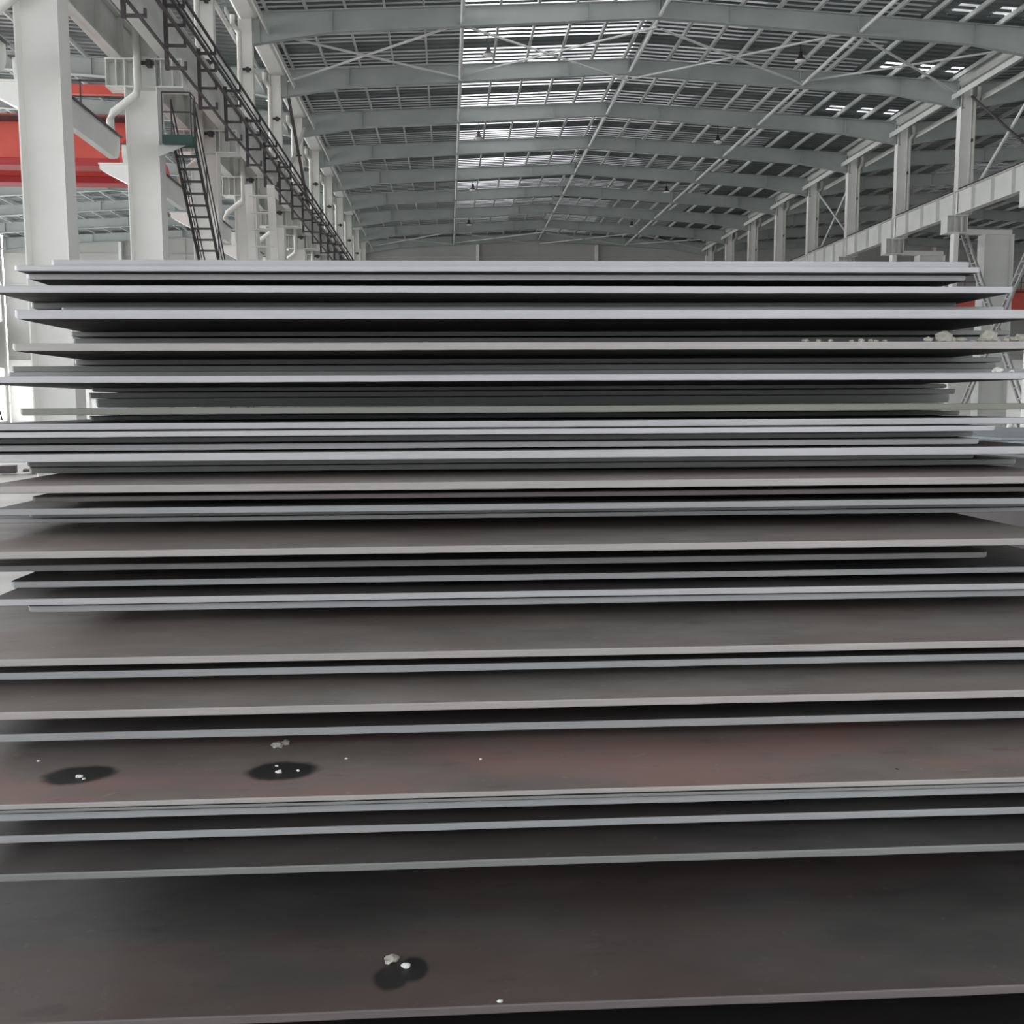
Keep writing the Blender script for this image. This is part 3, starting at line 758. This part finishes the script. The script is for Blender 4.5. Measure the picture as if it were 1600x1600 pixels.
EXTRA = {'A': 'topmost of all', 'I': 'carrying the row of mortar crumbs at right', 'AI': 'two oval oil spots on its rusty top',
         'AM': 'with one oil spot', 'D': 'with its right corner before the red crane', 'L': 'overhanging a deep dark gap'}
PL = [tuple(p) if i == 0 else (p[0], p[1], min(p[2], PL[i - 1][3] - .0016)) + tuple(p[3:]) for i, p in enumerate(PL)]
items = []
for i, p in enumerate(PL):
    items.append(p)
    if i + 1 < len(PL):
        q = PL[i + 1]; gap = p[3] - q[2]
        if gap > .05: items.append(('timber', max(p[1], q[1]) + .55, p[3], q[2]))
        elif gap > .0125: items.append(('fill', max(p[1], q[1]) + (.3 if p[3] > 0 else .42) + rnd.uniform(0, .1), p[3] - .0016, q[2] + .0016, max(-.98, max(p[4], q[4]) + .14) + rnd.uniform(-.03, .03), 1.36 + rnd.uniform(-.06, .06), 'shaded', 'steel'))
num = 0
for p in items:
    if p[0] == 'timber':
        h = p[2] - p[3] - .002
        for j in range(4):
            yb = p[1] + j * 1.5
            o = MB().box(-.85, 1.4, -.05, .05, 0, h).build('timber_bearer', TIMBER, loc=(0, yb, 1.6 + p[3] + .001), rot=TILT)
            tag(o, 'dark timber bearer in the deep gap above the lowest wide plate, %s from the front' % ORD[j], 'timber', 'timber bearers in the plate stack')
        continue
    nm, D, zt, zb, xl, xr, e, t = p
    o = plate(D, zt, zb, xl, xr, e, t, length=6.4 + rnd.uniform(-.15, .25) - (D - 2.4))
    lab = 'plate %s from the top of the stack, ' % ORD[num] + (EXTRA.get(nm) or (LOOK[e] if nm != 'fill' else 'set back in shadow'))
    tag(o, lab, 'plate', 'steel plates in the big stack'); num += 1
# plates coloured black for the deep shade below the lowest one, its bearers and the support beams
for j in range(4):
    o = MB().box(-.85, 1.4, -.05, .05, 0, .085).build('timber_bearer', TIMBER, loc=(0, 2.15 + j * 1.5, 1.6 - 1.0395), rot=TILT)
    tag(o, 'dark timber bearer right under the lowest oil-spotted plate, %s from the front' % ORD[j], 'timber', 'timber bearers in the plate stack')
for j in range(2):
    o = plate(1.42 + .03 * j, -1.04 - j * .02, -1.056 - j * .02, -.93, DR, 'rust', 'black')
    tag(o, 'plate %s from the top of the stack, coloured black for the shade at the bottom' % ORD[num], 'plate', 'steel plates in the big stack'); num += 1
zb = 1.6 - 1.08
for j in range(4):
    mb = MB(); mb.box(-1.2, 1.5, -.1, .1, 0, .03); mb.box(-1.2, 1.5, -.1, .1, zb - .035, zb - .005); mb.box(-1.2, 1.5, -.01, .01, .03, zb - .035)
    tag(mb.build('support_beam', BRKT, loc=(0, 2.3 + j * 1.6, 0)), 'dark steel support beam under the plate stack, %s from the front' % ORD[j], 'beam', 'support beams under the stack')
# stub of timber poking out at the left
tag(MB().box(-.5, .02, -.03, .03, 0, .02).build('timber_stub', TIMBER, loc=(-1.135, 2.86, 1.6 - .4123 + .002), rot=TILT),
    'black timber stub poking out of the left side of the stack', 'timber')

# mortar crumbs on the plates
def on_plate(zt, D, px, back):
    r = (RIGHT * ((px - 800) / 1581.64) + FWD); X = r.x / r.y * (D + back)
    return (X, D + back - .0056 * (X - XP), 1.6 + zt + .00265 * (X - XP) + .0006)
for j, (px, s) in enumerate(((1251, .0085), (1270, .0075), (1289, .007), (1321, .006), (1336, .008), (1350, .0075), (1358, .006), (1372, .0065),
                             (1438, .012), (1462, .0215), (1473, .013), (1487, .0135), (1506, .006), (1521, .014), (1530, .021), (1541, .012), (1556, .011),
                             (1568, .012), (1577, .016), (1589, .017), (1598, .02))):
    rock('mortar_crumb', on_plate(.1658, 2.70, px, .03 if s < .013 else .05), s, STONE,
         '%s mortar crumb from the left in the row on the plate edge at right' % ORD[j], 'mortar crumbs on the plate edge', .9 if s > .015 else .7)
for j, (px, s, b) in enumerate(((1546, .013, .04), (1568, .006, .03), (1592, .009, .03))):
    rock('mortar_crumb', on_plate(.0818, 2.70, px, b), s, STONE_W, '%s pale crumb from the left on the plate below the crumb row' % ORD[j], 'pale crumbs on the lower plate edge')
def crumb(px, py, zt, s, lab, mat=STONE_W):
    v = px_to_plane(px, py, zt); rock('mortar_crumb', (v.x, v.y, 1.6 + zt + .00265 * (v.x - XP) + .0003), s, mat, lab, None, .7)
crumb(124, 1215, -.7074, .006, 'tiny white crumb in the left oval oil spot')
crumb(131, 1218, -.7074, .003, 'tiniest white crumb beside the one in the left oil spot')
crumb(436, 1208, -.7074, .0055, 'white crumb in the oval oil spot further right')
crumb(432, 1198, -.7074, .003, 'speck of white behind the crumb in the right oil spot')
crumb(466, 1205, -.7074, .003, 'speck of white at the right of the right oil spot')
crumb(433, 1168, -.7074, .011, 'grey mortar lump behind the right oil spot, left of a pair', STONE)
crumb(446, 1163, -.7074, .009, 'grey mortar lump behind the right oil spot, right of a pair', STONE)
crumb(751, 1187, -.7074, .003, 'tiny crumb on the rusty plate near the middle')
crumb(541, 1186, -.7074, .003, 'tiny crumb on the rusty plate right of the oil spots')
crumb(612, 1503, -.9378, .011, 'grey crumb above the oil spot on the lowest plate', STONE)
crumb(634, 1511, -.9378, .0065, 'small white crumb at the edge of the oil spot on the lowest plate')
crumb(60, 1190, -.7074, .003, 'tiny crumb behind the left oil spot')
crumb(781, 1566, -.9378, .004, 'tiny crumb at the front edge of the lowest plate')
